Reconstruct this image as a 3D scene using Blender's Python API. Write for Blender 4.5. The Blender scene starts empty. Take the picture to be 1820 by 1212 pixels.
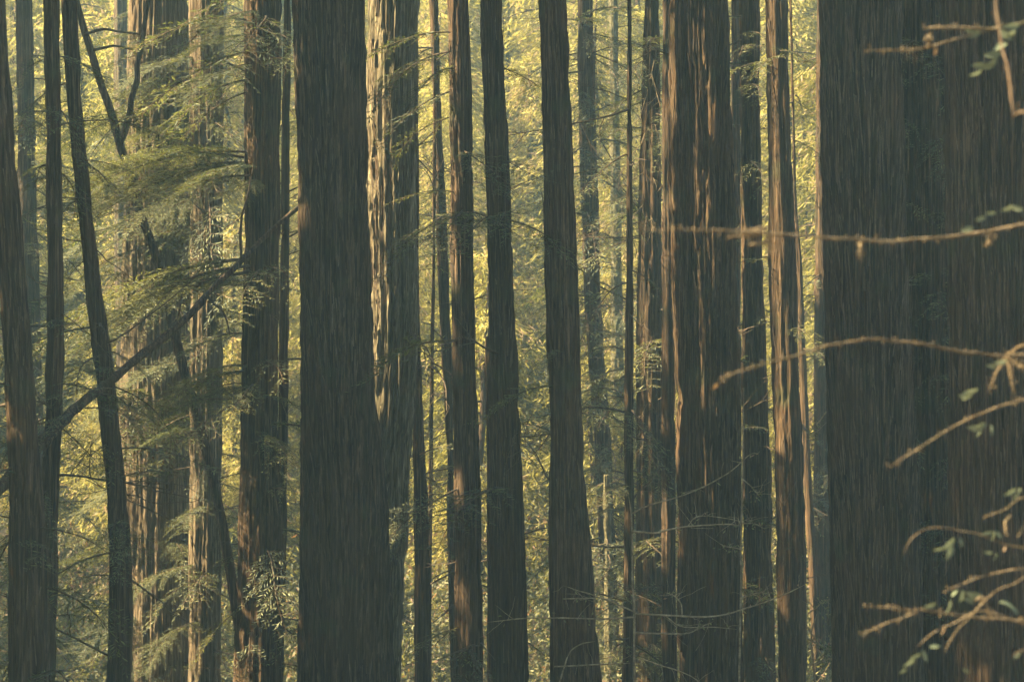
import bpy, math, random
import numpy as np

# ------------------------------------------------------------------ camera, sky, sun, exposure
sc = bpy.context.scene
col = sc.collection
R = math.radians
FOCAL, SENSOR, PW, PH = 85.0, 36.0, 1820.0, 1212.0
FPX = PW * FOCAL / SENSOR
ZC = 1.6
cam_d = bpy.data.cameras.new('camera')
cam_d.lens = FOCAL; cam_d.sensor_width = SENSOR
cam_d.clip_start = 0.1; cam_d.clip_end = 2000
cam_d.dof.use_dof = True; cam_d.dof.focus_distance = 41.0; cam_d.dof.aperture_fstop = 2.5
cam = bpy.data.objects.new('camera', cam_d); col.objects.link(cam)
cam.location = (0, 0, ZC); cam.rotation_euler = (R(90), 0, 0)
sc.camera = cam

SUN_AZ, SUN_EL = -7.0, 40.0          # degrees behind the picture plane (from the left), elevation
to_sun = np.array([-math.cos(R(SUN_AZ)) * math.cos(R(SUN_EL)), math.sin(R(SUN_AZ)) * math.cos(R(SUN_EL)), math.sin(R(SUN_EL))])
w = bpy.data.worlds.new('World'); sc.world = w; w.use_nodes = True
nt = w.node_tree
bg = nt.nodes['Background']
sky = nt.nodes.new('ShaderNodeTexSky'); sky.sky_type = 'NISHITA'; sky.sun_disc = False
sky.sun_elevation = R(SUN_EL)
sky.sun_rotation = math.atan2(to_sun[0], to_sun[1])
nt.links.new(sky.outputs[0], bg.inputs[0]); bg.inputs[1].default_value = 0.068
sl = bpy.data.lights.new('sun', 'SUN'); sl.energy = 5.0; sl.angle = R(0.5); sl.color = (1.0, 0.86, 0.54)
sun = bpy.data.objects.new('sun', sl); col.objects.link(sun)
from mathutils import Vector, Matrix
sun.rotation_euler = Vector(-to_sun).to_track_quat('-Z', 'Y').to_euler()
sun.location = (-60, 20, 60)
sc.view_settings.view_transform = 'Standard'; sc.view_settings.look = 'None'
sc.view_settings.exposure = 3.2; sc.view_settings.gamma = 1.0
sc.view_settings.use_curve_mapping = False
sc.cycles.max_bounces = 5; sc.cycles.diffuse_bounces = 3; sc.cycles.glossy_bounces = 1
sc.cycles.transmission_bounces = 3; sc.cycles.volume_bounces = 0; sc.cycles.transparent_max_bounces = 4
sc.cycles.use_denoising = True
sc.cycles.use_adaptive_sampling = True

rng = np.random.default_rng(11)
random.seed(11)

# ------------------------------------------------------------------ helpers
def px(x, y, d):
    """the world point seen at photograph pixel (x, y), d metres ahead"""
    return np.array([d * (x - PW / 2) / FPX, d, ZC - d * (y - PH / 2) / FPX])

_perm = np.random.default_rng(5).random((256, 256))
def vnoise(u, v, seed=0):
    u = np.asarray(u, float) + seed * 17.31; v = np.asarray(v, float) + seed * 7.77
    iu = np.floor(u).astype(int); iv = np.floor(v).astype(int)
    fu = u - iu; fv = v - iv
    fu = fu * fu * (3 - 2 * fu); fv = fv * fv * (3 - 2 * fv)
    a = _perm[iu % 256, iv % 256]; b = _perm[(iu + 1) % 256, iv % 256]
    c = _perm[iu % 256, (iv + 1) % 256]; d = _perm[(iu + 1) % 256, (iv + 1) % 256]
    return (a * (1 - fu) + b * fu) * (1 - fv) + (c * (1 - fu) + d * fu) * fv

def ground_z(x, y):
    x = np.asarray(x, float); y = np.asarray(y, float)
    s = np.clip((y - 4) / 24, 0, 1); s = s * s * (3 - 2 * s)
    z = -8.2 * s
    z = z + np.clip(y - 74, 0, 90) * 0.64
    l = np.clip(-x - 13, 0, 70); z = z + np.where(y < 74, l * 0.34, l * 0.16)  # unseen left bank, raised to shade the bottom of the gully
    z = z + np.clip(x - 30, 0, 70) * 0.12
    z = z + 0.9 * (vnoise(x / 9, y / 9, 3) - .5) + 0.25 * (vnoise(x / 2, y / 2, 4) - .5)
    return z

def mesh_np(name, verts, quads=None, tris=None, mats=(), midx=None, smooth=False):
    me = bpy.data.meshes.new(name)
    verts = np.asarray(verts, np.float32).reshape(-1, 3)
    me.vertices.add(len(verts)); me.vertices.foreach_set('co', verts.ravel())
    loops, starts, n = [], [], 0
    if quads is not None and len(quads):
        q = np.asarray(quads, np.int32).reshape(-1, 4); loops.append(q.ravel())
        starts.append(np.arange(len(q)) * 4); n = len(q) * 4
    if tris is not None and len(tris):
        t = np.asarray(tris, np.int32).reshape(-1, 3); loops.append(t.ravel())
        starts.append(n + np.arange(len(t)) * 3)
    loops = np.concatenate(loops); starts = np.concatenate(starts)
    me.loops.add(len(loops)); me.loops.foreach_set('vertex_index', loops)
    me.polygons.add(len(starts)); me.polygons.foreach_set('loop_start', starts.astype(np.int32))
    for m in mats: me.materials.append(m)
    if midx is not None: me.polygons.foreach_set('material_index', np.asarray(midx, np.int32))
    if smooth: me.polygons.foreach_set('use_smooth', np.ones(len(starts), bool))
    me.update(calc_edges=True)
    return me

class MB:
    """collects quads; build() makes one mesh"""
    def __init__(s): s.v = []; s.q = []; s.n = 0
    def add(s, v, q):
        v = np.asarray(v, float).reshape(-1, 3); q = np.asarray(q, int).reshape(-1, 4)
        s.v.append(v); s.q.append(q + s.n); s.n += len(v)
    def tube(s, pts, rad, k=6, seed=0, lump=0.0):
        pts = np.asarray(pts, float); n = len(pts); rad = np.broadcast_to(np.asarray(rad, float), (n,))
        t = np.gradient(pts, axis=0); t /= np.linalg.norm(t, axis=1)[:, None] + 1e-9
        ref = np.where(np.abs(t[:, 2:3]) > 0.9, np.array([[1., 0, 0]]), np.array([[0, 0, 1.]]))
        a = np.cross(t, ref); a /= np.linalg.norm(a, axis=1)[:, None]; b = np.cross(t, a)
        th = np.arange(k) * 2 * math.pi / k
        rr = rad[:, None] * np.ones((1, k))
        if lump: rr = rr * (1 + lump * (vnoise(np.arange(n)[:, None] * .7 + 0 * th, th[None] * 2 + 0 * rr, seed) - .5) * 2)
        v = pts[:, None] + rr[..., None] * (np.cos(th)[None, :, None] * a[:, None] + np.sin(th)[None, :, None] * b[:, None])
        i = np.arange(n - 1)[:, None] * k; j = np.arange(k)[None]
        q = np.stack([i + j, i + (j + 1) % k, i + k + (j + 1) % k, i + k + j], -1).reshape(-1, 4)
        s.add(v, q)
        if k == 6 or k == 8 or k == 10:            # close both ends
            c = s.n; e = (n - 1) * k
            m = k // 2 - 1
            caps = []
            for o, rev in ((-n * k, True), (-n * k + e, False)):
                for h in range(m):
                    f = [h, h + 1, k - 2 - h, k - 1 - h]
                    caps.append([s.n + o + x for x in (f[::-1] if rev else f)])
            s.q.append(np.asarray(caps))
    def blades(s, C, A, B):
        n = len(C)
        v = np.stack([C - A, C + B, C + A, C - B], 1).reshape(-1, 3)
        s.add(v, np.arange(n * 4).reshape(-1, 4))
    def mesh(s, name, mats, smooth=False):
        return mesh_np(name, np.concatenate(s.v), np.concatenate(s.q), mats=mats, smooth=smooth)

def obj(name, me, parent=None, loc=(0, 0, 0), rot=(0, 0, 0), scale=(1, 1, 1), kind=None):
    o = bpy.data.objects.new(name, me); col.objects.link(o)
    o.location = loc; o.rotation_euler = rot; o.scale = scale
    if parent is not None: o.parent = parent
    if kind: o['kind'] = kind
    return o

def thing(name, label, cat, loc, group=None):
    o = bpy.data.objects.new(name, None); col.objects.link(o)
    o.location = loc; o['label'] = label; o['category'] = cat
    o.empty_display_size = 0.3
    if group: o['group'] = group
    return o

def unit(v):
    v = np.asarray(v, float); return v / (np.linalg.norm(v, axis=-1, keepdims=True) + 1e-9)

# ------------------------------------------------------------------ materials
def nodes(name):
    m = bpy.data.materials.new(name); m.use_nodes = True
    n = m.node_tree; n.nodes.clear()
    out = n.nodes.new('ShaderNodeOutputMaterial')
    return m, n, out

def ramp(n, stops):
    r = n.nodes.new('ShaderNodeValToRGB'); e = r.color_ramp.elements
    while len(e) < len(stops): e.new(0.5)
    for i, (p, c) in enumerate(stops): e[i].position = p; e[i].color = (*c, 1)
    return r

def bark_mat(name, dark, mid, pale, red=0.35, su=16, sv=0.42, bump=0.9):
    m, n, out = nodes(name)
    b = n.nodes.new('ShaderNodeBsdfPrincipled'); b.inputs['Roughness'].default_value = 0.95
    b.inputs['Specular IOR Level'].default_value = 0.12
    tc = n.nodes.new('ShaderNodeTexCoord')
    mp = n.nodes.new('ShaderNodeMapping'); mp.inputs['Scale'].default_value = (su, su, sv)
    n.links.new(tc.outputs['Object'], mp.inputs[0])
    oi = n.nodes.new('ShaderNodeObjectInfo')
    no = n.nodes.new('ShaderNodeTexNoise'); no.inputs['Scale'].default_value = 1.6; no.inputs['Detail'].default_value = 7
    no.inputs['Roughness'].default_value = 0.72
    n.links.new(mp.outputs[0], no.inputs['Vector'])
    r = ramp(n, [(0.36, dark), (0.52, mid), (0.68, pale)])
    n.links.new(no.outputs['Fac'], r.inputs[0])
    no2 = n.nodes.new('ShaderNodeTexNoise'); no2.inputs['Scale'].default_value = 0.9; no2.inputs['Detail'].default_value = 3
    n.links.new(tc.outputs['Object'], no2.inputs['Vector'])
    r2 = ramp(n, [(0.42, (0, 0, 0)), (0.68, (red, red, red))])
    n.links.new(no2.outputs['Fac'], r2.inputs[0])
    mx = n.nodes.new('ShaderNodeMix'); mx.data_type = 'RGBA'
    n.links.new(r2.outputs[0], mx.inputs[0]); n.links.new(r.outputs[0], mx.inputs[6])
    mx.inputs[7].default_value = (0.085, 0.043, 0.019, 1)
    no4 = n.nodes.new('ShaderNodeTexNoise'); no4.inputs['Scale'].default_value = 1.7; no4.inputs['Detail'].default_value = 6
    n.links.new(tc.outputs['Object'], no4.inputs['Vector'])
    r4 = ramp(n, [(0.56, (0, 0, 0)), (0.72, (.55, .55, .55))]); n.links.new(no4.outputs['Fac'], r4.inputs[0])
    mo = n.nodes.new('ShaderNodeMix'); mo.data_type = 'RGBA'
    n.links.new(r4.outputs[0], mo.inputs[0]); n.links.new(mx.outputs[2], mo.inputs[6]); mo.inputs[7].default_value = (0.045, 0.046, 0.02, 1)
    mx = mo
    hs = n.nodes.new('ShaderNodeHueSaturation')
    ma = n.nodes.new('ShaderNodeMapRange'); ma.inputs[3].default_value = 0.8; ma.inputs[4].default_value = 1.15
    n.links.new(oi.outputs['Random'], ma.inputs[0]); n.links.new(ma.outputs[0], hs.inputs['Value'])
    n.links.new(mx.outputs[2], hs.inputs['Color'])
    n.links.new(hs.outputs[0], b.inputs['Base Color'])
    mp2 = n.nodes.new('ShaderNodeMapping'); mp2.inputs['Scale'].default_value = (su * 3, su * 3, sv * 3.4)
    n.links.new(tc.outputs['Object'], mp2.inputs[0])
    no3 = n.nodes.new('ShaderNodeTexNoise'); no3.inputs['Scale'].default_value = 1.2; no3.inputs['Detail'].default_value = 5
    n.links.new(mp2.outputs[0], no3.inputs['Vector'])
    bp = n.nodes.new('ShaderNodeBump'); bp.inputs['Strength'].default_value = bump; bp.inputs['Distance'].default_value = 0.03
    n.links.new(no3.outputs['Fac'], bp.inputs['Height']); n.links.new(bp.outputs[0], b.inputs['Normal'])
    n.links.new(b.outputs[0], out.inputs[0])
    return m

def leaf_mat(name, c0, c1, c2, trans=0.45, gloss=0.04, dead=None):
    m, n, out = nodes(name)
    g = n.nodes.new('ShaderNodeNewGeometry')
    st = [(0.0, c0), (0.5, c1), (0.92, c2)]
    if dead: st += [(0.95, dead)]
    r = ramp(n, st)
    tc = n.nodes.new('ShaderNodeTexCoord')
    no = n.nodes.new('ShaderNodeTexNoise'); no.inputs['Scale'].default_value = 0.32; no.inputs['Detail'].default_value = 3
    n.links.new(g.outputs['Position'], no.inputs['Vector'])
    ad = n.nodes.new('ShaderNodeMath'); ad.operation = 'MULTIPLY_ADD'
    n.links.new(no.outputs['Fac'], ad.inputs[0]); ad.inputs[1].default_value = 1.8; ad.inputs[2].default_value = -0.9
    a2 = n.nodes.new('ShaderNodeMath'); a2.operation = 'ADD'; a2.use_clamp = True
    n.links.new(ad.outputs[0], a2.inputs[0]); n.links.new(g.outputs['Random Per Island'], a2.inputs[1])
    n.links.new(a2.outputs[0], r.inputs[0])
    d = n.nodes.new('ShaderNodeBsdfDiffuse'); t = n.nodes.new('ShaderNodeBsdfTranslucent')
    n.links.new(r.outputs[0], d.inputs[0])
    hs = n.nodes.new('ShaderNodeHueSaturation'); hs.inputs['Value'].default_value = 1.25; hs.inputs['Saturation'].default_value = 1.1
    n.links.new(r.outputs[0], hs.inputs['Color']); n.links.new(hs.outputs[0], t.inputs[0])
    mx = n.nodes.new('ShaderNodeMixShader'); mx.inputs[0].default_value = trans
    n.links.new(d.outputs[0], mx.inputs[1]); n.links.new(t.outputs[0], mx.inputs[2])
    gl = n.nodes.new('ShaderNodeBsdfGlossy'); gl.inputs['Roughness'].default_value = 0.7
    m2 = n.nodes.new('ShaderNodeMixShader'); m2.inputs[0].default_value = gloss
    n.links.new(mx.outputs[0], m2.inputs[1]); n.links.new(gl.outputs[0], m2.inputs[2])
    n.links.new(m2.outputs[0], out.inputs[0])
    return m

M_BARK = bark_mat('redwood_bark', (0.009, 0.007, 0.005), (0.045, 0.029, 0.017), (0.150, 0.092, 0.050), red=.4)
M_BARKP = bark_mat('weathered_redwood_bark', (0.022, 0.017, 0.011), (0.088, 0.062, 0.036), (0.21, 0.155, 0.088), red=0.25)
M_BARKR = bark_mat('red_redwood_bark', (0.009, 0.007, 0.005), (0.044, 0.027, 0.014), (0.130, 0.080, 0.042), red=0.4)
M_BARKS = bark_mat('shaggy_brightened_bark', (0.030, 0.023, 0.014), (0.125, 0.095, 0.055), (0.29, 0.23, 0.135), red=0.1)  # bark colour lightened so this trunk looks more strongly sunlit
M_STRIP = bark_mat('peeling_bark', (0.035, 0.023, 0.015), (0.068, 0.046, 0.029), (0.13, 0.092, 0.058), red=0.4, su=6, sv=2, bump=0.3)
M_ALDER = bark_mat('mossy_pale_bark', (0.04, 0.034, 0.018), (0.085, 0.070, 0.035), (0.16, 0.132, 0.07), red=0.1, su=5, sv=3)
M_WOOD = bark_mat('branch_wood', (0.03, 0.022, 0.014), (0.07, 0.048, 0.03), (0.13, 0.09, 0.055), su=8, sv=8, bump=0.3)
M_DRY = bark_mat('dry_twig_wood', (0.055, 0.038, 0.021), (0.12, 0.083, 0.044), (0.22, 0.158, 0.088), red=0.15, su=8, sv=8, bump=0.3)
M_PALE = bark_mat('twig_painted_sunlit', (0.11, 0.075, 0.038), (0.21, 0.148, 0.076), (0.33, 0.25, 0.14), red=0.1, su=8, sv=8, bump=0.3)  # twig colour lightened to look sunlit where the shrubs stand in shade
M_NEEDLE = leaf_mat('redwood_needles', (0.028, 0.035, 0.011), (0.068, 0.072, 0.019), (0.135, 0.126, 0.036), 0.42)
M_FAR = leaf_mat('needles_painted_sunlit', (0.10, 0.090, 0.024), (0.24, 0.203, 0.058), (0.40, 0.335, 0.12), 0.5, 0.0, dead=(0.3, 0.21, 0.12))  # sunlight put into the colour: needles lightened to brighten the hillside
M_BRUSH = leaf_mat('brush_leaves', (0.05, 0.050, 0.014), (0.105, 0.096, 0.028), (0.18, 0.155, 0.055), 0.45, 0.03, dead=(0.17, 0.09, 0.04))
M_LEAF = leaf_mat('broad_leaf', (0.09, 0.10, 0.06), (0.135, 0.145, 0.088), (0.19, 0.195, 0.125), 0.25, 0.0)

m, n, out = nodes('forest_floor')
b = n.nodes.new('ShaderNodeBsdfPrincipled'); b.inputs['Roughness'].default_value = 1
no = n.nodes.new('ShaderNodeTexNoise'); no.inputs['Scale'].default_value = 60; no.inputs['Detail'].default_value = 8
r = ramp(n, [(0.3, (0.03, 0.022, 0.014)), (0.5, (0.075, 0.052, 0.03)), (0.65, (0.06, 0.062, 0.022)), (0.8, (0.14, 0.10, 0.055))])
n.links.new(no.outputs['Fac'], r.inputs[0]); n.links.new(r.outputs[0], b.inputs['Base Color'])
bp = n.nodes.new('ShaderNodeBump'); bp.inputs['Distance'].default_value = 0.1
n.links.new(no.outputs['Fac'], bp.inputs['Height']); n.links.new(bp.outputs[0], b.inputs['Normal'])
n.links.new(b.outputs[0], out.inputs[0])
M_GROUND = m

# ------------------------------------------------------------------ ground
gx = np.concatenate([np.linspace(-260, -70, 40)[:-1], np.linspace(-70, 70, 141), np.linspace(70, 260, 40)[1:]])
gy = np.concatenate([np.linspace(-120, -10, 24)[:-1], np.linspace(-10, 200, 190), np.linspace(200, 330, 28)[1:]])
X, Y = np.meshgrid(gx, gy); Z = ground_z(X, Y)
nx, ny = len(gx), len(gy)
i = (np.arange(ny - 1)[:, None] * nx + np.arange(nx - 1)[None]).ravel()
g = obj('ground', mesh_np('ground', np.stack([X, Y, Z], -1), np.stack([i, i + 1, i + nx + 1, i + nx], 1), mats=[M_GROUND], smooth=True))
g['kind'] = 'structure'; g['label'] = 'leaf littered forest floor dipping into a gully then rising'

# ------------------------------------------------------------------ branch prototypes (shared mesh data)
def frond_proto(seed, L, lush=1.0, droop=0.22, blade=0.066, wide=0.62):
    """a flat conifer bough along +X: wood mesh, needle mesh"""
    g = np.random.default_rng(seed)
    wood = MB(); nee = MB()
    n = 10; s = np.linspace(0, 1, n)
    bend = g.normal(0, .12)
    main = np.stack([s * L, bend * L * s ** 2 + .04 * L * np.sin(s * 5 + seed), -droop * L * s ** 2 + .05 * L * np.sin(s * 3)], 1)
    wood.tube(main, np.linspace(0.007 * L + .006, 0.003, n), 5)
    C, A, B = [], [], []
    k = int(L / (0.062 / lush))
    for j in range(k):
        t = 0.14 + 0.86 * (j + g.random() * .7) / k
        if g.random() < 0.12: continue
        side = 1 if j % 2 else -1
        p0 = np.array([np.interp(t, s, main[:, q]) for q in range(3)])
        tl = L * wide * (0.42 * math.sin(min(1, t * 1.25) * math.pi * .82) + .13) * g.uniform(.55, 1.15)
        ang = side * R(g.uniform(38, 68)); 
        d = np.array([math.cos(ang), math.sin(ang), g.uniform(-.25, .1)])
        m_ = 6; u = np.linspace(0, 1, m_)
        tw = p0 + np.outer(u * tl, d) + np.outer(u ** 2, [tl * .15, 0, -tl * g.uniform(.1, .38)])
        wood.tube(tw, np.linspace(.0045, .0015, m_), 3)
        nb = max(3, int(tl / .030 * lush))
        uu = (np.arange(nb) + g.random(nb)) / nb
        P = np.stack([np.interp(uu, u, tw[:, q]) for q in range(3)], 1)
        sgn = np.where(np.arange(nb) % 2 == 0, 1, -1)
        dd = unit(d); perp = unit(np.cross([0, 0, 1], dd))
        ax = unit(dd * g.uniform(.5, .95, (nb, 1)) + perp * (sgn * g.uniform(.5, 1.0, nb))[:, None] + g.normal(0, .22, (nb, 3)) + [0, 0, -.12])
        ln = blade * g.uniform(.55, 1.25, nb) * (1.15 - .5 * uu)
        wv = unit(np.cross(ax, [0, 0, 1]) + g.normal(0, .35, (nb, 3)))
        C.append(P + ax * ln[:, None]); A.append(ax * ln[:, None]); B.append(wv * (ln * g.uniform(.12, .22, nb))[:, None])
        # the twig's own tip
        C.append(tw[-1:] + dd * blade * .6); A.append(dd[None] * blade * .7); B.append(perp[None] * blade * .15)
    nee.blades(np.concatenate(C), np.concatenate(A), np.concatenate(B))
    return wood.mesh('bough', [M_WOOD]), nee.mesh('needles', [M_NEEDLE])

FROND = [frond_proto(100 + k, 1.5 + .25 * (k % 4), lush=.8 + .08 * (k % 4), droop=.10 + .09 * (k % 4)) for k in range(8)]
LUSH = [frond_proto(200 + k, 3.4 + .3 * k, lush=1.35, droop=.16 + .05 * k, blade=.072, wide=.62) for k in range(4)]

def dead_proto(seed, L):
    g = np.random.default_rng(seed); wood = MB()
    def stick(p, d, l, r, depth):
        n = 7; u = np.linspace(0, 1, n)
        pts = p + np.outer(u * l, d) + np.cumsum(g.normal(0, l * .022, (n, 3)), 0) + np.outer(u ** 2, [0, 0, -l * .12])
        pts[0] = p
        wood.tube(pts, np.linspace(r, r * .3, n), 5 if depth == 0 else 3)
        if depth < 2:
            for _ in range(g.integers(3, 7) if depth == 0 else g.integers(0, 3)):
                t = g.uniform(.2, .95); q = np.array([np.interp(t, u, pts[:, c]) for c in range(3)])
                stick(q, unit(d + g.normal(0, .55, 3)), l * g.uniform(.2, .45), r * .5, depth + 1)
    stick(np.zeros(3), unit([1, g.normal(0, .1), g.normal(-.05, .15)]), L, .007 + .006 * L, 0)
    return wood.mesh('dead_bough', [M_WOOD])
DRYB = []
for k in range(5):
    DRYB.append(dead_proto(350 + k, 1.0 + .25 * k)); DRYB[-1].materials.clear(); DRYB[-1].materials.append(M_DRY)
DEAD = [dead_proto(300 + k, 1.1 + .25 * k) for k in range(6)]

def tall_crown(seed, H=24, Rm=3.4, nbr=150, blade=.34):
    g = np.random.default_rng(seed); mb = MB(); C, A, B = [], [], []
    for j in range(nbr):
        t = (j + g.random()) / nbr
        az = g.uniform(0, 2 * math.pi); L = Rm * (1 - t) ** .65 * g.uniform(.55, 1.1) + .3
        d = np.array([math.cos(az), math.sin(az), g.uniform(-.15, .15)])
        nb = int(26 * L / Rm * (1 - .3 * t)) + 8
        s_ = g.random(nb) ** .7
        P = np.array([0, 0, t * H]) + np.outer(s_ * L, d) + np.outer(s_ ** 2 * L, [0, 0, -.22]) + g.normal(0, .16, (nb, 3)) * (.4 + s_[:, None])
        ax = unit(d + g.normal(0, .5, (nb, 3)) + [0, 0, -.25]); ln = blade * g.uniform(.6, 1.2, nb)
        wv = unit(np.cross(ax, [0, 0, 1]) + g.normal(0, .5, (nb, 3)))
        C.append(P); A.append(ax * ln[:, None]); B.append(wv * (ln * .34)[:, None])
    mb.blades(np.concatenate(C), np.concatenate(A), np.concatenate(B))
    return mb.mesh('tall_crown', [M_NEEDLE])
CROWN = [tall_crown(400 + k) for k in range(4)]

# ------------------------------------------------------------------ trunks
def trunk_profile(prof, D):
    """prof: (py, left, right) in photograph pixels -> arrays z, centre x, radius from the ground to far above the frame"""
    p = np.array(sorted(prof, key=lambda r: -r[0]), float)          # bottom first
    z = ZC - D * (p[:, 0] - PH / 2) / FPX
    xl = D * (p[:, 1] - PW / 2) / FPX; xr = D * (p[:, 2] - PW / 2) / FPX
    return z, (xl + xr) / 2, (xr - xl) / 2

def make_tree(label, D, prof, mat=None, strips=0, sharp=1.0, height=None, crown=True, crown_z=None, group='redwood trunks standing in the gully',
              name='redwood_tree', fronds=(), lush=(), nf=0, nd=0, zr=(-4, 6), seed=None, lean_y=0.0, amp=1.0, cat='tree', crown_s=1.0, strip_side=None, fscale=1.0, rib=.058, ndry=0, taper=.93):
    global _seed
    _seed += 1; sd = seed or _seed
    g = np.random.default_rng(sd * 13 + 5)
    z0, cx0, r0 = trunk_profile(prof, D)
    zb = float(ground_z(cx0[0], D)) - 0.25
    vis0 = z0[0] - .5; vis1 = z0[-1] + .5
    H = height or (vis1 + g.uniform(26, 34))
    px_m = D / 2418.0
    rm = float(r0.mean())
    # heights: dense where the frame looks, sparse above and below
    dz = max(.045, px_m * 2.2)
    zs = np.concatenate([np.linspace(zb, vis0, 8)[:-1], np.arange(vis0, vis1, dz), np.linspace(vis1, H, 14)])
    slope = (cx0[-1] - cx0[0]) / (z0[-1] - z0[0] + 1e-6)
    def cen(zz):
        c = np.interp(zz, z0, cx0)
        c = c + np.where(zz > z0[-1], slope * (zz - z0[-1]) * .8, 0) + np.where(zz < z0[0], slope * (zz - z0[0]), 0)
        return c
    def rad(zz):
        r_ = np.interp(zz, z0, r0)
        up = np.clip((zz - z0[-1]) / (H - z0[-1] + 1e-6), 0, 1)
        r_ = r_ * (1 - taper * up ** 1.1)
        dn = np.clip((z0[0] - zz) / 6, 0, 1)
        return r_ * (1 + .35 * dn ** 1.5)
    nfr = int(np.clip(math.pi * rm / max(px_m * 1.05, .013), 20, 150)); nbk = max(10, nfr // 4)
    th = np.concatenate([np.linspace(math.pi - .15, 2 * math.pi + .15, nfr), np.linspace(.15, math.pi - .15, nbk + 2)[1:-1]])
    T, ZZ = np.meshgrid(th, zs)
    rr = rad(zs)[:, None]
    sarc = T * max(rm, .12)
    wand = .045 * (vnoise(sarc / .35, ZZ / 1.6, sd) - .5) + .026 * (vnoise(sarc / .10, ZZ / .35, sd + 1) - .5)
    u = sarc + wand
    k = min(1.0, .35 + rm * 1.3)
    f1 = np.abs(vnoise(u / rib, ZZ / 3.0, sd + 2) - .5) * 2                 # main furrows between ribs
    f2 = np.abs(vnoise(u / .03, ZZ / .9, sd + 3) - .5) * 2
    f3 = vnoise(u / .05, ZZ / .16, sd + 4)
    wide = np.abs(vnoise((sarc + .13 * (vnoise(sarc / .3, ZZ / .9, sd + 8) - .5)) / .15, ZZ / 2.2, sd + 9) - .5) * 2
    deep = .55 + .9 * vnoise(sarc / .45, ZZ / 1.8, sd + 10)
    lobe = vnoise(sarc / .55, ZZ / 6, sd + 5) - .5
    f4 = vnoise(u / .018, ZZ / .12, sd + 6)
    disp = amp * k * (.05 * (np.minimum(wide * 3.2, 1) - .9) + .058 * sharp * deep * (np.minimum(f1 * 2.4, 1) - .85) + .034 * (np.minimum(f2 * 1.9, 1) - .75) + .013 * (np.clip(f3 * 2 - .6, 0, 1) - .5) + .014 * (f4 - .5)) + .12 * rm * lobe
    rr = rr * (1 + 0 * T) + disp
    rr = np.maximum(rr, .25 * rad(zs)[:, None])
    cy = D + lean_y * (zs - z0.mean())
    V = np.stack([cen(zs)[:, None] + rr * np.cos(T), cy[:, None] + rr * np.sin(T), ZZ], -1)
    base = np.array([float(cen(np.array([zb]))[0]), float(cy[0]), zb])
    V = V - base
    nv, nu = V.shape[:2]
    ii = np.arange(nv - 1)[:, None] * nu; jj = np.arange(nu)[None]
    Q = np.stack([ii + jj, ii + (jj + 1) % nu, ii + nu + (jj + 1) % nu, ii + nu + jj], -1).reshape(-1, 4)
    root = thing(name, label, cat, base, group)
    mt = mat or M_BARK
    tr = obj('trunk', mesh_np('trunk', V, Q, mats=[mt], smooth=False), root)
    # peeling strips of bark
    if strips:
        mb = MB(); Cs = []
        ns = int(strips * .6)
        t_ = g.uniform(math.pi * .97, 2.03 * math.pi, ns)
        zz = g.uniform(z0[0], z0[-1], ns)
        ln = g.uniform(.12, .7, ns) * (.7 + .6 * rm); wd = g.uniform(.004, .012, ns)
        lift = g.uniform(.008, .05, ns) * k; sw = g.normal(0, .05, ns)
        rr_ = rad(zz) + .004 * k
        rows = []
        for h in range(4):
            q = h / 3.0
            zq = zz + (q - .5) * ln
            rq = rr_ + lift * (q ** 2 if h else 0) - .02 * (1 - q) * k + .01
            tq = t_ + sw * (q - .5) * ln / np.maximum(rr_, .1)
            wq = wd * (1 - .55 * abs(q - .45))
            for sg in (-1, 1):
                a = tq + sg * wq / np.maximum(rq, .08)
                rows.append(np.stack([cen(zq) + rq * np.cos(a), D + lean_y * (zq - z0.mean()) + rq * np.sin(a), zq], -1))
        flip = g.random(ns) < .35
        Vs = np.stack(rows, 1) - base                                        # ns,8,3
        Qs = []
        b0 = np.arange(ns)[:, None] * 8
        for h in range(3): Qs.append(b0 + np.array([[2 * h, 2 * h + 1, 2 * h + 3, 2 * h + 2]]))
        obj('bark_strips', mesh_np('bark_strips', Vs.reshape(-1, 3), np.concatenate(Qs), mats=[M_STRIP]), tr, kind='stuff')
    def at(zz):
        return np.array([float(cen(np.array([zz]))[0]), D + lean_y * (zz - z0.mean()), zz]) - base
    def bough(p, az, sc_, pitch, kindp, roll=0.0):
        wood, nee = kindp
        o = obj('branch', wood, root, p, (R(roll), R(pitch), R(az)), (sc_,) * 3)
        if nee is not None: obj('foliage', nee, o)
        return o
    for (py, az, s_, pitch) in fronds:
        bough(at(ZC - D * (py - PH / 2) / FPX), az, s_, pitch, FROND[g.integers(len(FROND))], g.uniform(-25, 25))
    for (py, az, s_, pitch, which) in lush:
        bough(at(ZC - D * (py - PH / 2) / FPX), az, s_, pitch, LUSH[which], g.uniform(-22, 22))
    for _ in range(int(nf * 1.8)):
        bough(at(g.uniform(*zr)), g.uniform(0, 360), fscale * g.uniform(.6, 1.15), g.uniform(-12, 30), FROND[g.integers(len(FROND))], g.uniform(-30, 30))
    for _ in range(nd):
        bough(at(g.uniform(*zr)), g.uniform(0, 360), g.uniform(.5, 1.2), g.uniform(-35, 30), (DEAD[g.integers(len(DEAD))], None), g.uniform(0, 360))
    for _ in range(ndry):
        bough(at(g.uniform(*zr)), g.uniform(180, 360), g.uniform(.4, .9), g.uniform(10, 75), (DRYB[g.integers(len(DRYB))], None), g.uniform(0, 360))
    if crown:
        cz = crown_z if crown_z is not None else vis1 + g.uniform(6, 9)
        cs = crown_s * (.55 + .5 * min(1.0, rm / .6))
        obj('crown', CROWN[g.integers(4)], root, at(cz), (0, 0, g.uniform(0, 6.28)), (cs, cs, (H - cz) / 24 * 1.05))
    return root
_seed = 0

T = make_tree
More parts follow.
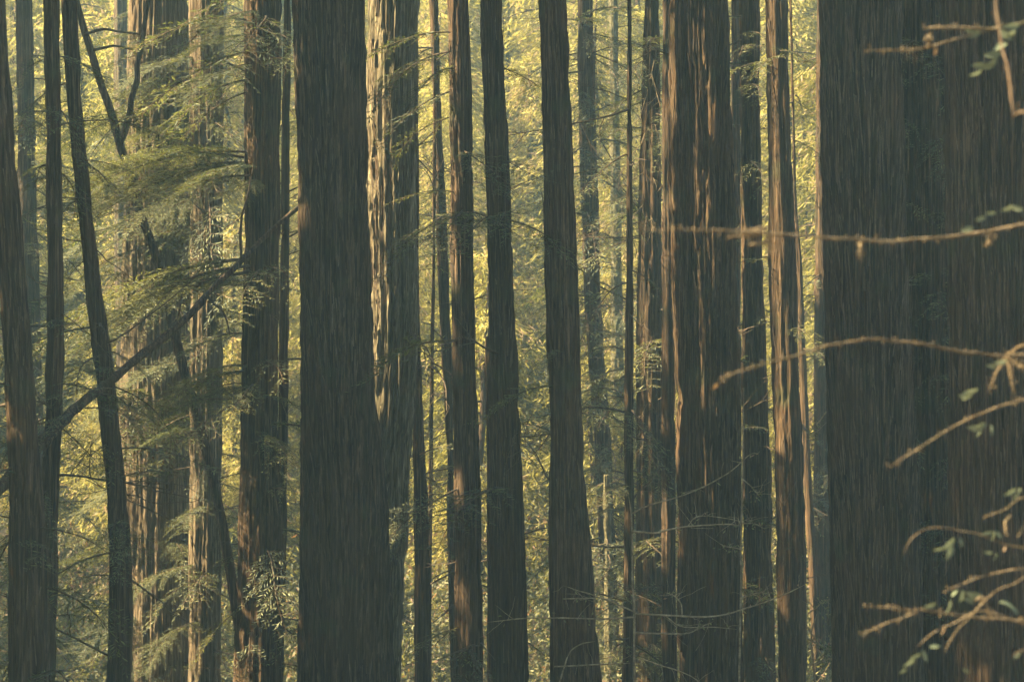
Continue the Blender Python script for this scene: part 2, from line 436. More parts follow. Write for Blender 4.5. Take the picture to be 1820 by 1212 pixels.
# --- left
T('dark rough redwood trunk cut by the left edge of the picture', 31, [(0, -40, 8), (300, -18, 28), (606, 8, 55), (850, 18, 76), (1212, 14, 90)], strips=200, nf=6, zr=(-4.4, 2), fronds=[(935, -20, .8, 8), (960, -60, .7, 5)])
T('thin dark far redwood seen between the leftmost trunk and its straight neighbour', 60, [(0, 28, 58), (300, 32, 64), (606, 42, 72), (1212, 60, 92)], nf=44, nd=10, zr=(-6, 9), fscale=1.2)
T('straight dark redwood trunk, second from the left edge', 36, [(0, 78, 106), (300, 81, 109), (620, 83, 114), (900, 74, 104), (1212, 62, 98)], strips=90, nf=14, nd=9, zr=(-4, 6), fscale=.8)
T('slender dark redwood trunk leaning left, third from the left edge', 37, [(0, 108, 134), (250, 124, 150), (400, 142, 168), (550, 156, 186), (700, 173, 207), (850, 188, 221), (1000, 193, 234), (1212, 190, 236)], strips=80, nf=13, nd=8, zr=(-4, 6), crown_z=14, fscale=.8)
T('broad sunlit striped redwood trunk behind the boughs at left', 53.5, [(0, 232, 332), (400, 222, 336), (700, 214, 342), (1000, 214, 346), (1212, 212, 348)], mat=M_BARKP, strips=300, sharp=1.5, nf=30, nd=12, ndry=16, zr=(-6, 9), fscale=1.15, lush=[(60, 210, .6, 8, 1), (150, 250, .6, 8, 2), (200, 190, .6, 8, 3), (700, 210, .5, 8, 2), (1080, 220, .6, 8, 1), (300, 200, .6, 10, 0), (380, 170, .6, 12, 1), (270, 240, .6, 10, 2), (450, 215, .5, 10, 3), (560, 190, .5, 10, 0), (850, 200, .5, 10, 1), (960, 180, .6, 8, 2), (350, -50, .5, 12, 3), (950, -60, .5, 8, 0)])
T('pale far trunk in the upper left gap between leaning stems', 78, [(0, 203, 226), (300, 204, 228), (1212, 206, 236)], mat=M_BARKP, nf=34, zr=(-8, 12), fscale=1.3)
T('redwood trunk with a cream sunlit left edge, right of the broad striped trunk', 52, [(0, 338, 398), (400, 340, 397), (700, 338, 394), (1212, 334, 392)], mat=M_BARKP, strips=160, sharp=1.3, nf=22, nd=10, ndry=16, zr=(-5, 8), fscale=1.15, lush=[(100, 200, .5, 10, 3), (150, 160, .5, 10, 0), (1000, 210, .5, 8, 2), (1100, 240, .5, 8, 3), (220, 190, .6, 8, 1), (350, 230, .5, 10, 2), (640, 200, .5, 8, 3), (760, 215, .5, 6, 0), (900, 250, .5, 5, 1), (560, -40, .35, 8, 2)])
T('dark redwood trunk with reddish left flank, left of the twin trunks', 45, [(0, 437, 499), (400, 437, 496), (700, 431, 491), (1000, 424, 503), (1212, 414, 504)], mat=M_BARKR, strips=160, nf=14, nd=6, ndry=6, zr=(-5, 3),
  fronds=[(20, 150, 1.2, 5), (40, 200, 1.2, 0), (70, 250, 1.1, 10), (90, 180, 1.3, 15), (110, 300, 1.1, 5), (140, 220, 1.2, 12), (60, -60, 1.0, 10), (160, 195, 1.0, 20), (30, 270, 1.2, 10), (0, 230, 1.2, 8), (660, 200, 1.0, 5), (680, 250, .9, 10), (470, -60, .9, 10), (480, -100, .9, 8), (640, -70, .9, 5), (780, -60, .7, 10), (1040, -40, .8, 10)],
  lush=[(285, 192, .95, -2, 0), (292, 178, .85, 3, 1), (278, 184, .8, 0, 2), (300, 228, .62, 4, 1), (462, 189, 1.12, 10, 2), (470, 196, 1.0, 13, 3), (480, 204, .9, 14, 3), (500, 182, .7, 4, 0), (650, 205, .45, 2, 1), (300, 186, .8, 2, 3), (310, 205, .7, 6, 2), (320, 250, .45, 8, 0), (486, 186, .9, 10, 0), (660, 190, .5, 6, 3), (690, 176, .4, 6, 2), (60, 190, .5, 10, 0), (110, 210, .5, 14, 1), (20, 230, .45, 10, 2)])
T('thin redwood stem hugging the left side of the twin trunks', 47, [(0, 502, 517), (400, 500, 515), (700, 496, 512), (1000, 488, 509), (1212, 478, 503)], mat=M_BARKR, nd=12, nf=3, zr=(-5, 7))
# --- twin trunks in the middle
T('massive dark redwood trunk in front of its paler twin', 38, [(0, 524, 650), (250, 529, 652), (500, 534, 657), (700, 536, 668), (900, 536, 690), (1212, 532, 704)], strips=700, sharp=1.2, crown_z=15)
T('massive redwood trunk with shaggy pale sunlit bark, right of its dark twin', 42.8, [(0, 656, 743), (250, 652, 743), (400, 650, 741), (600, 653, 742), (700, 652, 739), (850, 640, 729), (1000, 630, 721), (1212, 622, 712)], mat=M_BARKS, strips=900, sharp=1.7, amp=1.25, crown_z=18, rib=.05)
T('thin dark crooked redwood between the pale twin and the straight pair', 55, [(0, 763, 778), (250, 770, 786), (400, 774, 796), (600, 783, 803), (800, 793, 807), (1212, 799, 812)], nf=12, nd=10, zr=(-5, 9), fscale=.9)
T('dark stem emerging low from behind the pale twin trunk', 47.2, [(0, 728, 741), (500, 731, 745), (700, 733, 751), (900, 734, 761), (1212, 737, 767)], nf=3, zr=(-6, 0))
T('hair thin straight sapling stem right of the twin trunks', 53, [(0, 771, 776), (500, 768, 773), (606, 765, 771), (950, 761, 768), (1212, 760, 767)], crown=False, height=14, nf=4, nd=8, zr=(-6, 9), cat='sapling', name='redwood_sapling', group=None)
T('straight dark redwood with bright bark flecks low down, left of the straight pair', 39.2, [(0, 795, 833), (250, 798, 839), (500, 801, 843), (650, 805, 847), (900, 808, 855), (1212, 808, 861)], strips=260, sharp=1.2, nf=3, nd=5, zr=(-4, 6),
  fronds=[(60, 190, .9, 5), (90, 150, .9, 10), (120, 230, .8, 15), (160, 200, .8, 20), (200, 180, .7, 25), (270, -70, .7, 8), (375, -100, .9, 8), (380, -60, .8, 2), (385, -140, .8, 12)])
T('straight redwood with a warm lit seam, right of the straight pair', 38.6, [(0, 853, 892), (250, 860, 904), (500, 867, 912), (620, 868, 918), (850, 868, 927), (1212, 874, 940)], strips=240, sharp=1.2, mat=M_BARKR, nf=2, nd=4, zr=(-4, 6),
  fronds=[(380, -80, .8, 5), (385, -120, .8, 8), (290, -60, .6, 5), (390, -40, .8, 12), (120, 20, .6, 10)])
T('short broken stem beside the foot of the straight pair', 45, [(645, 862, 871), (800, 863, 876), (1212, 866, 884)], height=1.35, taper=.2, crown=False, cat='stump', name='broken_stem', group=None)
T('tapering dark redwood with a thin red sunlit edge in the middle', 38.3, [(0, 957, 1008), (300, 963, 1018), (550, 969, 1027), (700, 973, 1031), (900, 975, 1042), (1212, 978, 1070)], mat=M_BARKR, strips=330, nf=1, nd=3, zr=(-4, 6), crown_z=15, fronds=[(690, 200, .6, 0), (620, 240, .6, 10)])
# --- behind the middle gap
T('dark far redwood wrapped in leafy boughs right of the tapering trunk', 62, [(0, 1026, 1054), (300, 1030, 1061), (550, 1040, 1068), (800, 1056, 1086), (1212, 1080, 1106)], nf=60, nd=12, ndry=10, zr=(-7, 10), fscale=1.15)
T('pale mossy sunlit trunk far behind the middle gap', 76, [(0, 1082, 1098), (400, 1084, 1104), (850, 1086, 1112), (1212, 1088, 1116)], mat=M_ALDER, nf=26, zr=(-9, 12), name='broadleaf_tree', fscale=1.2)
T('short mossy sunlit trunk low in the middle gap', 58, [(880, 1072, 1084), (1000, 1074, 1090), (1212, 1074, 1096)], mat=M_ALDER, height=-1.6, taper=.25, crown=False, nd=8, nf=8, zr=(-7, -1.7), name='broadleaf_tree', cat='stump', group=None)
T('thin brown sapling with a sunlit side beside the trunk hung with twigs', 47.6, [(0, 1116, 1122), (400, 1114, 1124), (700, 1110, 1126), (1212, 1106, 1126)], mat=M_BARKR, crown=False, height=12, nf=9, nd=12, zr=(-6, 7), cat='sapling', name='redwood_sapling', group=None)
T('brown trunk hung with dry pale twigs left of the wide ribbed trunk', 53, [(0, 1146, 1170), (300, 1136, 1174), (500, 1130, 1178), (800, 1130, 1180), (1212, 1126, 1182)], mat=M_BARKR, strips=200, nf=26, nd=20, ndry=46, zr=(-6, 8), sharp=1.6)
T('narrow dark trunk tucked against the left of the wide ribbed trunk', 47, [(0, 1177, 1197), (500, 1175, 1199), (1000, 1176, 1202), (1212, 1176, 1204)], nf=2, zr=(-5, 4), nd=4)
T('wide redwood trunk with red ribbed bark right of the middle', 40.0, [(0, 1190, 1293), (300, 1192, 1303), (500, 1196, 1311), (650, 1200, 1313), (900, 1204, 1316), (1212, 1208, 1319)], mat=M_BARKR, strips=800, sharp=1.6, amp=1.15, crown_z=18, rib=.06)
T('narrow dark trunk just right of the wide ribbed trunk', 56, [(0, 1299, 1318), (250, 1299, 1317), (600, 1297, 1317), (1212, 1296, 1318)], nf=4, zr=(-3, 8))
T('slim reddish trunk with leafy tufts between two straight redwoods', 47.4, [(0, 1314, 1350), (300, 1314, 1352), (600, 1318, 1361), (800, 1320, 1370), (1212, 1322, 1378)], mat=M_BARKR, strips=150, sharp=1.4, nf=10, nd=5, zr=(-6, 8), fscale=.9,
  fronds=[(60, -80, .8, 8), (80, -110, .8, 12), (110, -60, .8, 15), (150, -90, .7, 10), (560, -60, .6, 10)])
T('straight scaly brown trunk left of the bright gap', 46, [(0, 1361, 1400), (250, 1365, 1405), (500, 1368, 1415), (650, 1372, 1420), (900, 1378, 1431), (1212, 1382, 1433)], mat=M_BARKR, strips=200, nf=1, nd=3, zr=(-5, 7),
  fronds=[(95, -70, .8, 5), (105, -110, .8, 8), (110, 200, .8, 8), (580, -60, .6, 8)])
T('thin orange lit stem leaning through the bright gap', 60, [(0, 1403, 1407), (380, 1411, 1417), (460, 1414, 1425), (800, 1424, 1440), (970, 1434, 1449), (1212, 1444, 1460)], mat=M_BARKR, nf=5, nd=6, zr=(-7, 9), amp=.7)
T('far brown trunk mostly hidden behind the big right trunk', 66, [(0, 1452, 1476), (450, 1448, 1476), (900, 1446, 1480), (1212, 1446, 1482)], mat=M_BARKR, nf=12, nd=10, zr=(-8, 11), fscale=1.1)
# --- right
T('big dark flaky redwood trunk behind the bare foreground twigs', 36, [(0, 1455, 1600), (200, 1457, 1605), (400, 1460, 1613), (606, 1465, 1620), (800, 1470, 1629), (1000, 1475, 1636), (1212, 1480, 1642)], strips=900, sharp=1.1, crown_z=14, mat=M_BARK)
T('dim trunk widened to fill the shaded gap left of the rightmost redwood', 38.9, [(0, 1590, 1694), (606, 1600, 1702), (1212, 1612, 1712)], nf=0, strips=40,  # dark trunk widened across the gap to stand in for its shade
  fronds=[(40 + 28 * q, (-50, -128, -84, -150, -30)[q % 5], .55 + .13 * (q % 3), 4 + 5 * (q % 4)) for q in range(40)])
T('very wide dark redwood trunk at the right edge', 30, [(0, 1676, 1850), (500, 1686, 1872), (1000, 1690, 1890), (1212, 1690, 1900)], strips=700, sharp=1.2, crown_z=13)

# ------------------------------------------------------------------ leaning stems
def limb(mb, pts, w, D0, D1, k=8, lump=.12, seed=1):
    """pts photograph pixels along the limb, w its width there in pixels"""
    n = len(pts); t = np.linspace(0, 1, n); tt = np.linspace(0, 1, n * 7)
    P = np.array([px(x, y, D0 + (D1 - D0) * q) for (x, y), q in zip(pts, t)])
    P = np.stack([np.interp(tt, t, P[:, c]) for c in range(3)], 1)
    ker = np.ones(7) / 7
    for c in range(3):
        s_ = np.convolve(np.pad(P[:, c], 3, mode='edge'), ker, 'valid'); s_[0] = P[0, c]; s_[-1] = P[-1, c]; P[:, c] = s_
    wob = np.stack([vnoise(tt * n * 1.6, tt * 0 + c * 9.1, seed) - .5 for c in range(3)], 1) * np.sin(np.pi * tt)[:, None]
    P = P + wob * np.median(np.asarray(w, float)) * (.4 if k == 10 else .9) * (D0 + D1) / 2 / FPX
    dist = D0 + (D1 - D0) * tt
    rad = np.interp(tt, t, np.asarray(w, float)) / 2 * dist / FPX
    if k <= 8: rad = rad * np.clip((1 - tt) / .10, .25, 1)
    mb.tube(P, rad, k, seed=seed, lump=lump)
    return P

# forked leaning tree
pts = [(120, -60), (133, 0), (160, 90), (190, 180), (216, 268), (250, 370), (285, 490), (318, 620), (350, 740), (385, 890), (414, 1030), (440, 1212), (462, 1330)]
base = px(462, 1330, 47.6); base[2] = min(base[2], float(ground_z(base[0], base[1])))
root = thing('leaning_tree', 'thin dark forked tree leaning left across the upper left boughs', 'tree', base)
mb = MB(); limb(mb, pts, [11, 12, 13, 14, 15, 16, 16, 17, 17, 18, 19, 20, 22], 47.0, 47.6, 10)
bot = px(462, 1330, 47.6); end = base - np.array([-.6, 0, .3])
mb.tube(np.array([bot, (bot + end) / 2, end]), [.12, .13, .15], 10)
tr = obj('trunk', mb.mesh('trunk', [M_BARK]), root, -base)
mb = MB(); limb(mb, [(270, -60), (262, 0), (250, 90), (241, 150), (228, 205), (217, 262)], [7, 8, 9, 10, 12, 14], 47.1, 47.1, 8)
obj('fork', mb.mesh('fork', [M_BARK]), root, -base)
mb = MB()
for a in ([(150, 62), (180, 52), (215, 58), (252, 62)], [(165, 90), (200, 82), (245, 90)]):
    limb(mb, a, np.linspace(6, 3, len(a)), 47, 47.2, 6)
obj('branch', mb.mesh('branch', [M_WOOD]), root, -base)
for k_, (x, y, az, s_, pit) in enumerate([(250, 370, -150, .7, 10), (230, 320, 160, .7, 15), (262, 420, -40, .7, 12), (300, 540, 200, .6, 15), (240, 350, -90, .8, 10), (270, 440, 190, .8, 14)]):
    o = obj('branch', FROND[k_][0], root, px(x, y, 47.2) - base, (0, R(pit), R(az)), (s_,) * 3); obj('foliage', FROND[k_][1], o)

# broken stem slanting down to the lower left, caught behind the big trunk
pts = [(575, 330), (530, 369), (480, 411), (432, 462), (372, 519), (318, 578), (243, 634), (196, 679), (138, 722), (92, 770), (40, 826), (-30, 895), (-140, 985)]
base = px(-140, 985, 33.0); base[2] = float(ground_z(base[0], base[1]))
root = thing('fallen_tree', 'dead slanting tree falling to the lower left across the leafy boughs', 'fallen tree', base)
mb = MB(); P = limb(mb, pts, [6, 7, 8, 10, 11, 13, 14, 16, 17, 19, 21, 23, 24], 40.3, 33.2, 10, lump=.3)
mb.tube(np.array([P[-1], (P[-1] + base) / 2 + [-.5, 0, 0], base + [-1.6, 0, -.3]]), [.11, .12, .13], 10)
obj('trunk', mb.mesh('trunk', [M_BARK]), root, -base)
mb = MB()
for a in ([(92, 770), (70, 790), (58, 800)], [(100, 765), (78, 772), (62, 780)], [(85, 775), (80, 800), (74, 818)], [(430, 465), (425, 400), (445, 330), (452, 280)], [(300, 590), (318, 560), (324, 520)], [(370, 528), (400, 560), (410, 600)]):
    limb(mb, a, np.linspace(6, 2, len(a)), 34.4 if a[0][0] < 200 else 38, 34.2 if a[0][0] < 200 else 38, 6)
obj('broken_branches', mb.mesh('broken_branches', [M_WOOD]), root, -base, kind='stuff')
for k_, (x, y, az, s_, pit) in enumerate([(200, 690, 200, .6, 5), (150, 725, -20, .6, 5), (120, 745, 170, .6, 10), (180, 700, 60, .5, 10), (230, 655, 220, .5, 0), (100, 765, 200, .5, 20), (130, 735, -120, .5, 10)]):
    o = obj('branch', FROND[k_][0], root, px(x, y, 34.7) - base, (0, R(pit), R(az)), (s_,) * 3); obj('foliage', FROND[k_][1], o)

# ------------------------------------------------------------------ bare understory shrubs
def shrub(label, base_px, D, stems, leaves=0, mat=None, name='understory_shrub', seed=1):
    g = np.random.default_rng(seed)
    b = px(base_px, 1212, D); b[2] = float(ground_z(b[0], b[1]))
    root = thing(name, label, 'shrub', b)
    for i_, (pts, w0, w1, d0, d1) in enumerate(stems):
        mb = MB(); P = limb(mb, pts, np.linspace(w0 * .8, w1 * .8, len(pts)), D + d0, D + d1, 6, lump=.2, seed=i_)
        if i_ == 0:
            mb.tube(np.array([b, (b + P[0]) / 2 + g.normal(0, .05, 3), P[0]]), [.03, .025, w0 / 2 * D / FPX], 6)
        for _ in range(g.integers(5, 10) if i_ else 0):                            # fine side twigs
            q = P[g.integers(len(P) // 4, len(P))]; d = unit(g.normal(0, 1, 3) + [.3, 0, .3]); l = g.uniform(.12, .5)
            uu = np.linspace(0, 1, 5)
            mb.tube(q + np.outer(uu * l, d) + np.cumsum(g.normal(0, .012, (5, 3)), 0), np.linspace(.005, .002, 5), 3)
        br = obj('stem' if i_ == 0 else 'branch', mb.mesh('branch', [mat or M_PALE]), root, -b)
        if leaves and i_:
            lb = MB(); C, A, B = [], [], []
            for _ in range(leaves):
                q = P[g.integers(len(P) // 3, len(P))] + g.normal(0, .05, 3)
                a = unit(g.normal(0, 1, 3) + [0, 0, -.5]) * g.uniform(.02, .045)
                C.append(q + a); A.append(a); B.append(unit(np.cross(a, g.normal(0, 1, 3))) * .014)
            lb.blades(np.array(C), np.array(A), np.array(B))
            obj('leaves', lb.mesh('leaves', [M_BRUSH]), br, kind='stuff')
    return root

shrub('pale bare many branched shrub at the foot of the wide ribbed trunk', 1130, 36.5, [
    ([(1128, 1230), (1127, 1160), (1128, 1094), (1124, 1000), (1123, 920), (1116, 872)], 6, 3, 0, 0),
    ([(1128, 1090), (1180, 1093), (1240, 1097), (1290, 1094), (1340, 1076), (1390, 1058), (1432, 1038)], 5, 2.5, 0, -.4),
    ([(1128, 1096), (1070, 1100), (1000, 1097), (930, 1098), (860, 1106)], 4.5, 2, 0, -.5),
    ([(1130, 1124), (1180, 1126), (1225, 1126), (1250, 1112), (1310, 1118)], 4.5, 2, 0, .3),
    ([(1125, 944), (1165, 948), (1210, 936), (1250, 934), (1290, 930), (1316, 934)], 4.5, 2.5, 0, -.2),
    ([(1124, 912), (1150, 898), (1200, 886), (1260, 860), (1300, 838), (1334, 805), (1350, 806)], 4, 2, 0, -.3),
    ([(1130, 1088), (1080, 1066), (1045, 1054), (1000, 1040)], 4, 2, 0, -.4),
    ([(1180, 1092), (1205, 1112), (1240, 1116), (1268, 1104)], 3.5, 2, 0, 0),
    ([(1212, 1094), (1212, 1074), (1200, 1058), (1182, 1052)], 3.5, 2, 0, 0),
    ([(1222, 936), (1232, 920), (1250, 916), (1300, 922), (1330, 930)], 3, 1.5, 0, 0),
    ([(1140, 1170), (1180, 1184), (1220, 1196), (1250, 1215)], 3.5, 2, 0, 0)], leaves=10, seed=21)
shrub('bare arching twigs low in front of the tapering middle trunk', 985, 36.2, [
    ([(990, 1230), (1000, 1195), (1010, 1160), (1030, 1143), (1058, 1139)], 4.5, 2, 0, 0),
    ([(985, 1184), (1040, 1182), (1085, 1180), (1120, 1178)], 4, 2, 0, 0),
    ([(1000, 1064), (1030, 1063), (1060, 1062)], 3.5, 2, 0, 0)], leaves=6, seed=22)
shrub('thin upright shoot in front of the slim reddish trunk', 1317, 37.0, [
    ([(1314, 1240), (1315, 1150), (1316, 1050), (1319, 920), (1320, 800), (1322, 690)], 5.5, 3, 0, 0),
    ([(1318, 930), (1340, 930), (1360, 940)], 3, 2, 0, -.1), ([(1318, 976), (1300, 972), (1282, 970)], 3, 2, 0, 0),
    ([(1319, 850), (1336, 866), (1352, 884)], 3, 2, 0, 0), ([(1316, 1064), (1340, 1055), (1364, 1050)], 3, 2, 0, 0)], leaves=22, seed=23)
shrub('tangle of sunlit dry twigs in the bright gap beside the big right trunk', 1450, 44, [
    ([(1452, 1240), (1446, 1180), (1440, 1130), (1452, 1090)], 5, 3, 0, 0),
    ([(1434, 1112), (1456, 1146), (1480, 1160)], 3.5, 2, 0, 0), ([(1434, 1134), (1470, 1152), (1490, 1154)], 3.5, 2, 0, 0),
    ([(1438, 1184), (1460, 1176), (1478, 1168)], 3.5, 2, 0, 0), ([(1436, 1090), (1450, 1080), (1474, 1060), (1470, 1110)], 3.5, 2, 0, 0),
    ([(1470, 730), (1450, 756), (1444, 780)], 3.5, 2, 0, 0)], leaves=70, seed=24)

# ------------------------------------------------------------------ foreground broadleaf sapling reaching in from the right
def leaf_mesh(seed):
    g = np.random.default_rng(seed); n = 7; u = np.linspace(0, 1, n)
    wd = np.sin(np.pi * np.clip(u, .02, .99) ** .85) * .2 + .01
    zc = -.25 * u ** 2 + g.normal(0, .02)
    rows = [np.stack([u, s_ * wd, zc + abs(s_) * wd * .45 + .02 * np.sin(u * 9) * abs(s_)], 1) for s_ in (-1, 0, 1)]
    v = np.stack(rows, 1).reshape(-1, 3); q = []
    for h in range(n - 1):
        for s_ in (0, 1): q.append([h * 3 + s_, h * 3 + s_ + 1, h * 3 + s_ + 4, h * 3 + s_ + 3])
    return mesh_np('leaf', v, q, mats=[M_LEAF], smooth=True)
LEAVES = [leaf_mesh(k) for k in range(4)]
M_DEADLEAF = leaf_mat('dead_leaf', (0.12, 0.07, 0.03), (0.17, 0.10, 0.045), (0.22, 0.14, 0.07), .3)
DEADLEAF = LEAVES[0].copy(); DEADLEAF.materials.clear(); DEADLEAF.materials.append(M_DEADLEAF)

def place_leaf(parent, off, x, y, ang, lpx, D, g, dead=False):
    """leaf with its stalk at pixel (x, y), pointing ang degrees (0 right, 90 up in the picture)"""
    a = unit([math.cos(R(ang)), g.uniform(-.35, .35), math.sin(R(ang))])
    nrm = unit(np.cross(a, unit(g.normal(0, .5, 3) + [0, 1, 0]))); nrm = unit(nrm + np.array([0, -.9, .4]))
    bb = unit(np.cross(nrm, a)); nn = np.cross(a, bb)
    Mx = Matrix(((a[0], bb[0], nn[0]), (a[1], bb[1], nn[1]), (a[2], bb[2], nn[2])))
    return obj('leaf', DEADLEAF if dead else LEAVES[g.integers(4)], parent, px(x, y, D) - off, Mx.to_euler(), (lpx * .86 * D / FPX,) * 3)

gl = np.random.default_rng(77)
DS = 12.0
sbase = px(1985, 606, 12.6); sbase[2] = float(ground_z(sbase[0], sbase[1]))
sap = thing('broadleaf_sapling', 'broadleaf sapling whose bare blurred twigs and pale leaves reach in at right', 'sapling', sbase)
mb = MB(); stem_pts = [(2000, 2300), (1985, 1700), (1975, 1300), (1960, 900), (1950, 500), (1945, 100), (1940, -300)]
P = limb(mb, stem_pts, [40, 36, 33, 28, 24, 19, 12], 12.5, 12.5, 10)
mb.tube(np.array([P[0], (P[0] + sbase) / 2, sbase - [0, 0, .2]]), [.055, .06, .075], 10)
obj('stem', mb.mesh('stem', [M_WOOD]), sap, -sbase)
def fuzz(mb, P, r, n, g):
    """short moss hairs standing off a twig"""
    i_ = g.integers(0, len(P), n); d = unit(g.normal(0, 1, (n, 3)) + [0, 0, .35])
    A = d * g.uniform(.006, .016, (n, 1)); C = P[i_] + g.normal(0, .006, (n, 3)) + A * 1.1
    mb.blades(C, A, unit(np.cross(d, g.normal(0, 1, (n, 3)))) * .0022)
def twig(main, w0, w1, d0, d1, subs=(), leaves=(), fz=260, mat=None):
    mb = MB()
    pts = main
    P = limb(mb, pts, np.linspace(w0 * .85, w1 * .8, len(pts)), d0, d1, 8, lump=.22, seed=int(main[0][1]))
    if fz: fuzz(mb, P, 0, fz // 2, gl)
    for (sp, a, b_) in subs:
        dq = np.interp(sp[0][0], sorted([main[0][0], main[-1][0]]), [d1, d0] if main[0][0] > main[-1][0] else [d0, d1])
        Q = limb(mb, sp, np.linspace(a, b_, len(sp)), dq, dq - .1, 6, lump=.2)
        if fz: fuzz(mb, Q, 0, fz // 5, gl)
    br = obj('branch', mb.mesh('branch', [mat or M_DRY]), sap, -sbase)
    for lf in leaves:
        place_leaf(br, np.zeros(3), *lf[:4], (d0 + d1) / 2, gl, dead=len(lf) > 4)
    return br
twig([(1942, 20), (1880, 28), (1820, 40), (1760, 52), (1700, 70), (1640, 87), (1590, 91), (1535, 90)], 6.5, 3.5, 12.4, 12.0,
     subs=[([(1760, 52), (1700, 50), (1640, 51)], 6, 4), ([(1655, 82), (1650, 72), (1646, 66)], 6, 4)],
     leaves=[(1800, 70, 150, 38), (1790, 78, 200, 34), (1780, 95, 190, 36), (1772, 100, 235, 30), (1812, 45, 190, 34), (1806, 52, 220, 32), (1770, 110, 205, 40), (1758, 116, 185, 34), (1745, 124, 215, 30), (1742, 58, 200, 32), (1736, 60, 165, 26), (1664, 85, 265, 18, 1)])
twig([(1944, 60), (1860, -40), (1790, -60), (1768, 0), (1776, 60), (1788, 110), (1797, 165), (1802, 212)], 6, 4.5, 11.5, 10.6, subs=[([(1802, 206), (1812, 200), (1826, 200)], 5, 4)], fz=100, mat=M_WOOD)
twig([(1955, 372), (1890, 386), (1820, 400), (1740, 415), (1650, 425), (1590, 428), (1530, 427), (1450, 421), (1400, 418), (1330, 412), (1240, 409), (1140, 407)], 8.5, 4.5, 12.4, 10.8,
     subs=[([(1530, 428), (1529, 445), (1530, 462)], 4, 3), ([(1362, 414), (1330, 418), (1290, 424)], 8, 5), ([(1364, 405), (1350, 408), (1320, 417)], 7, 5), ([(1366, 420), (1358, 434), (1332, 436)], 7, 5), ([(1366, 420), (1368, 450)], 5, 3), ([(1764, 412), (1758, 425), (1754, 438)], 5, 4)],
     leaves=[(1752, 386, 200, 22), (1770, 378, 190, 22), (1730, 405, 195, 26), (1802, 365, 210, 30), (1820, 372, 170, 30)], fz=420)
twig([(1962, 640), (1890, 634), (1820, 632), (1760, 633), (1700, 623), (1650, 613), (1600, 606), (1560, 604), (1520, 606), (1480, 612), (1420, 630), (1370, 643), (1330, 655), (1295, 667), (1276, 680)], 8, 4, 12.4, 11.2,
     subs=[([(1788, 634), (1794, 660), (1804, 706)], 4, 3), ([(1788, 634), (1772, 660), (1758, 696)], 4, 3), ([(1790, 632), (1808, 618), (1826, 612)], 4, 3), ([(1790, 632), (1806, 650), (1826, 652)], 4, 3)],
     leaves=[(1276, 680, 240, 20, 1), (1790, 640, 200, 30), (1772, 652, 175, 22), (1738, 690, 205, 32), (1730, 696, 225, 30), (1724, 702, 190, 24)], fz=420)
twig([(1968, 690), (1890, 696), (1820, 710), (1770, 724), (1720, 746), (1680, 768), (1640, 792), (1608, 812), (1578, 832)], 6, 2.5, 12.4, 11.6,
     leaves=[(1752, 752, 215, 32), (1746, 750, 260, 34), (1758, 754, 290, 26), (1740, 758, 190, 26)], fz=260)
twig([(1978, 1110), (1890, 1108), (1820, 1103), (1760, 1099), (1700, 1095), (1660, 1088), (1620, 1084), (1580, 1080), (1540, 1078)], 6.5, 3.5, 12.4, 11.8,
     subs=[([(1760, 1096), (1754, 1078), (1746, 1066), (1738, 1064)], 5, 4), ([(1630, 1088), (1580, 1106), (1528, 1128)], 3.5, 2)],
     leaves=[(1664, 1070, 215, 34), (1688, 1066, 260, 30), (1692, 1060, 60, 18), (1734, 1062, 190, 26), (1732, 1070, 170, 20), (1776, 1070, 350, 34), (1788, 1076, 335, 34), (1746, 1058, 175, 34)], fz=330)
twig([(1972, 1020), (1880, 1012), (1820, 1009), (1770, 1018), (1730, 1028), (1706, 1040), (1680, 1050)], 4, 4, 12.3, 11.9, leaves=[(1710, 1048, 265, 28)], fz=120)
twig([(1974, 1000), (1880, 1004), (1820, 1024), (1806, 1036), (1776, 1046), (1746, 1070), (1722, 1098), (1700, 1120), (1684, 1146), (1679, 1160)], 3.5, 2.5, 12.1, 11.8, fz=0)
twig([(1972, 980), (1860, 980), (1780, 968), (1740, 948), (1710, 945), (1680, 938), (1650, 938), (1630, 948), (1615, 962), (1606, 985)], 3.5, 2.5, 12.2, 11.9,
     leaves=[(1696, 955, 235, 38), (1692, 968, 255, 34), (1676, 972, 205, 24), (1704, 956, 295, 20), (1764, 944, 200, 24), (1766, 944, 270, 22), (1768, 944, 320, 22), (1772, 982, 250, 18), (1764, 982, 180, 20), (1784, 980, 80, 12, 1)], fz=0)
twig([(1968, 880), (1860, 884), (1820, 884), (1806, 890), (1786, 908), (1760, 914), (1746, 922)], 4.5, 3, 12.2, 12, subs=[([(1798, 916), (1786, 926), (1788, 952)], 4, 4), ([(1820, 936), (1808, 956)], 4, 3)], leaves=[(1806, 868, 215, 30), (1812, 866, 250, 28)], fz=60)
twig([(1976, 1180), (1880, 1140), (1800, 1100), (1740, 1080), (1700, 1105), (1670, 1116), (1644, 1136), (1630, 1150)], 3.5, 2.5, 12.2, 11.9,
     leaves=[(1628, 1164, 230, 36), (1636, 1160, 215, 26), (1612, 1186, 225, 22), (1638, 1156, 300, 26), (1652, 1150, 10, 24), (1678, 1112, 265, 20, 1), (1724, 1194, 160, 16)], fz=0)
twig([(1976, 1050), (1880, 1120), (1840, 1150), (1812, 1156), (1800, 1166)], 4, 3, 12.2, 12.0, leaves=[(1812, 1158, 230, 18)], fz=0)

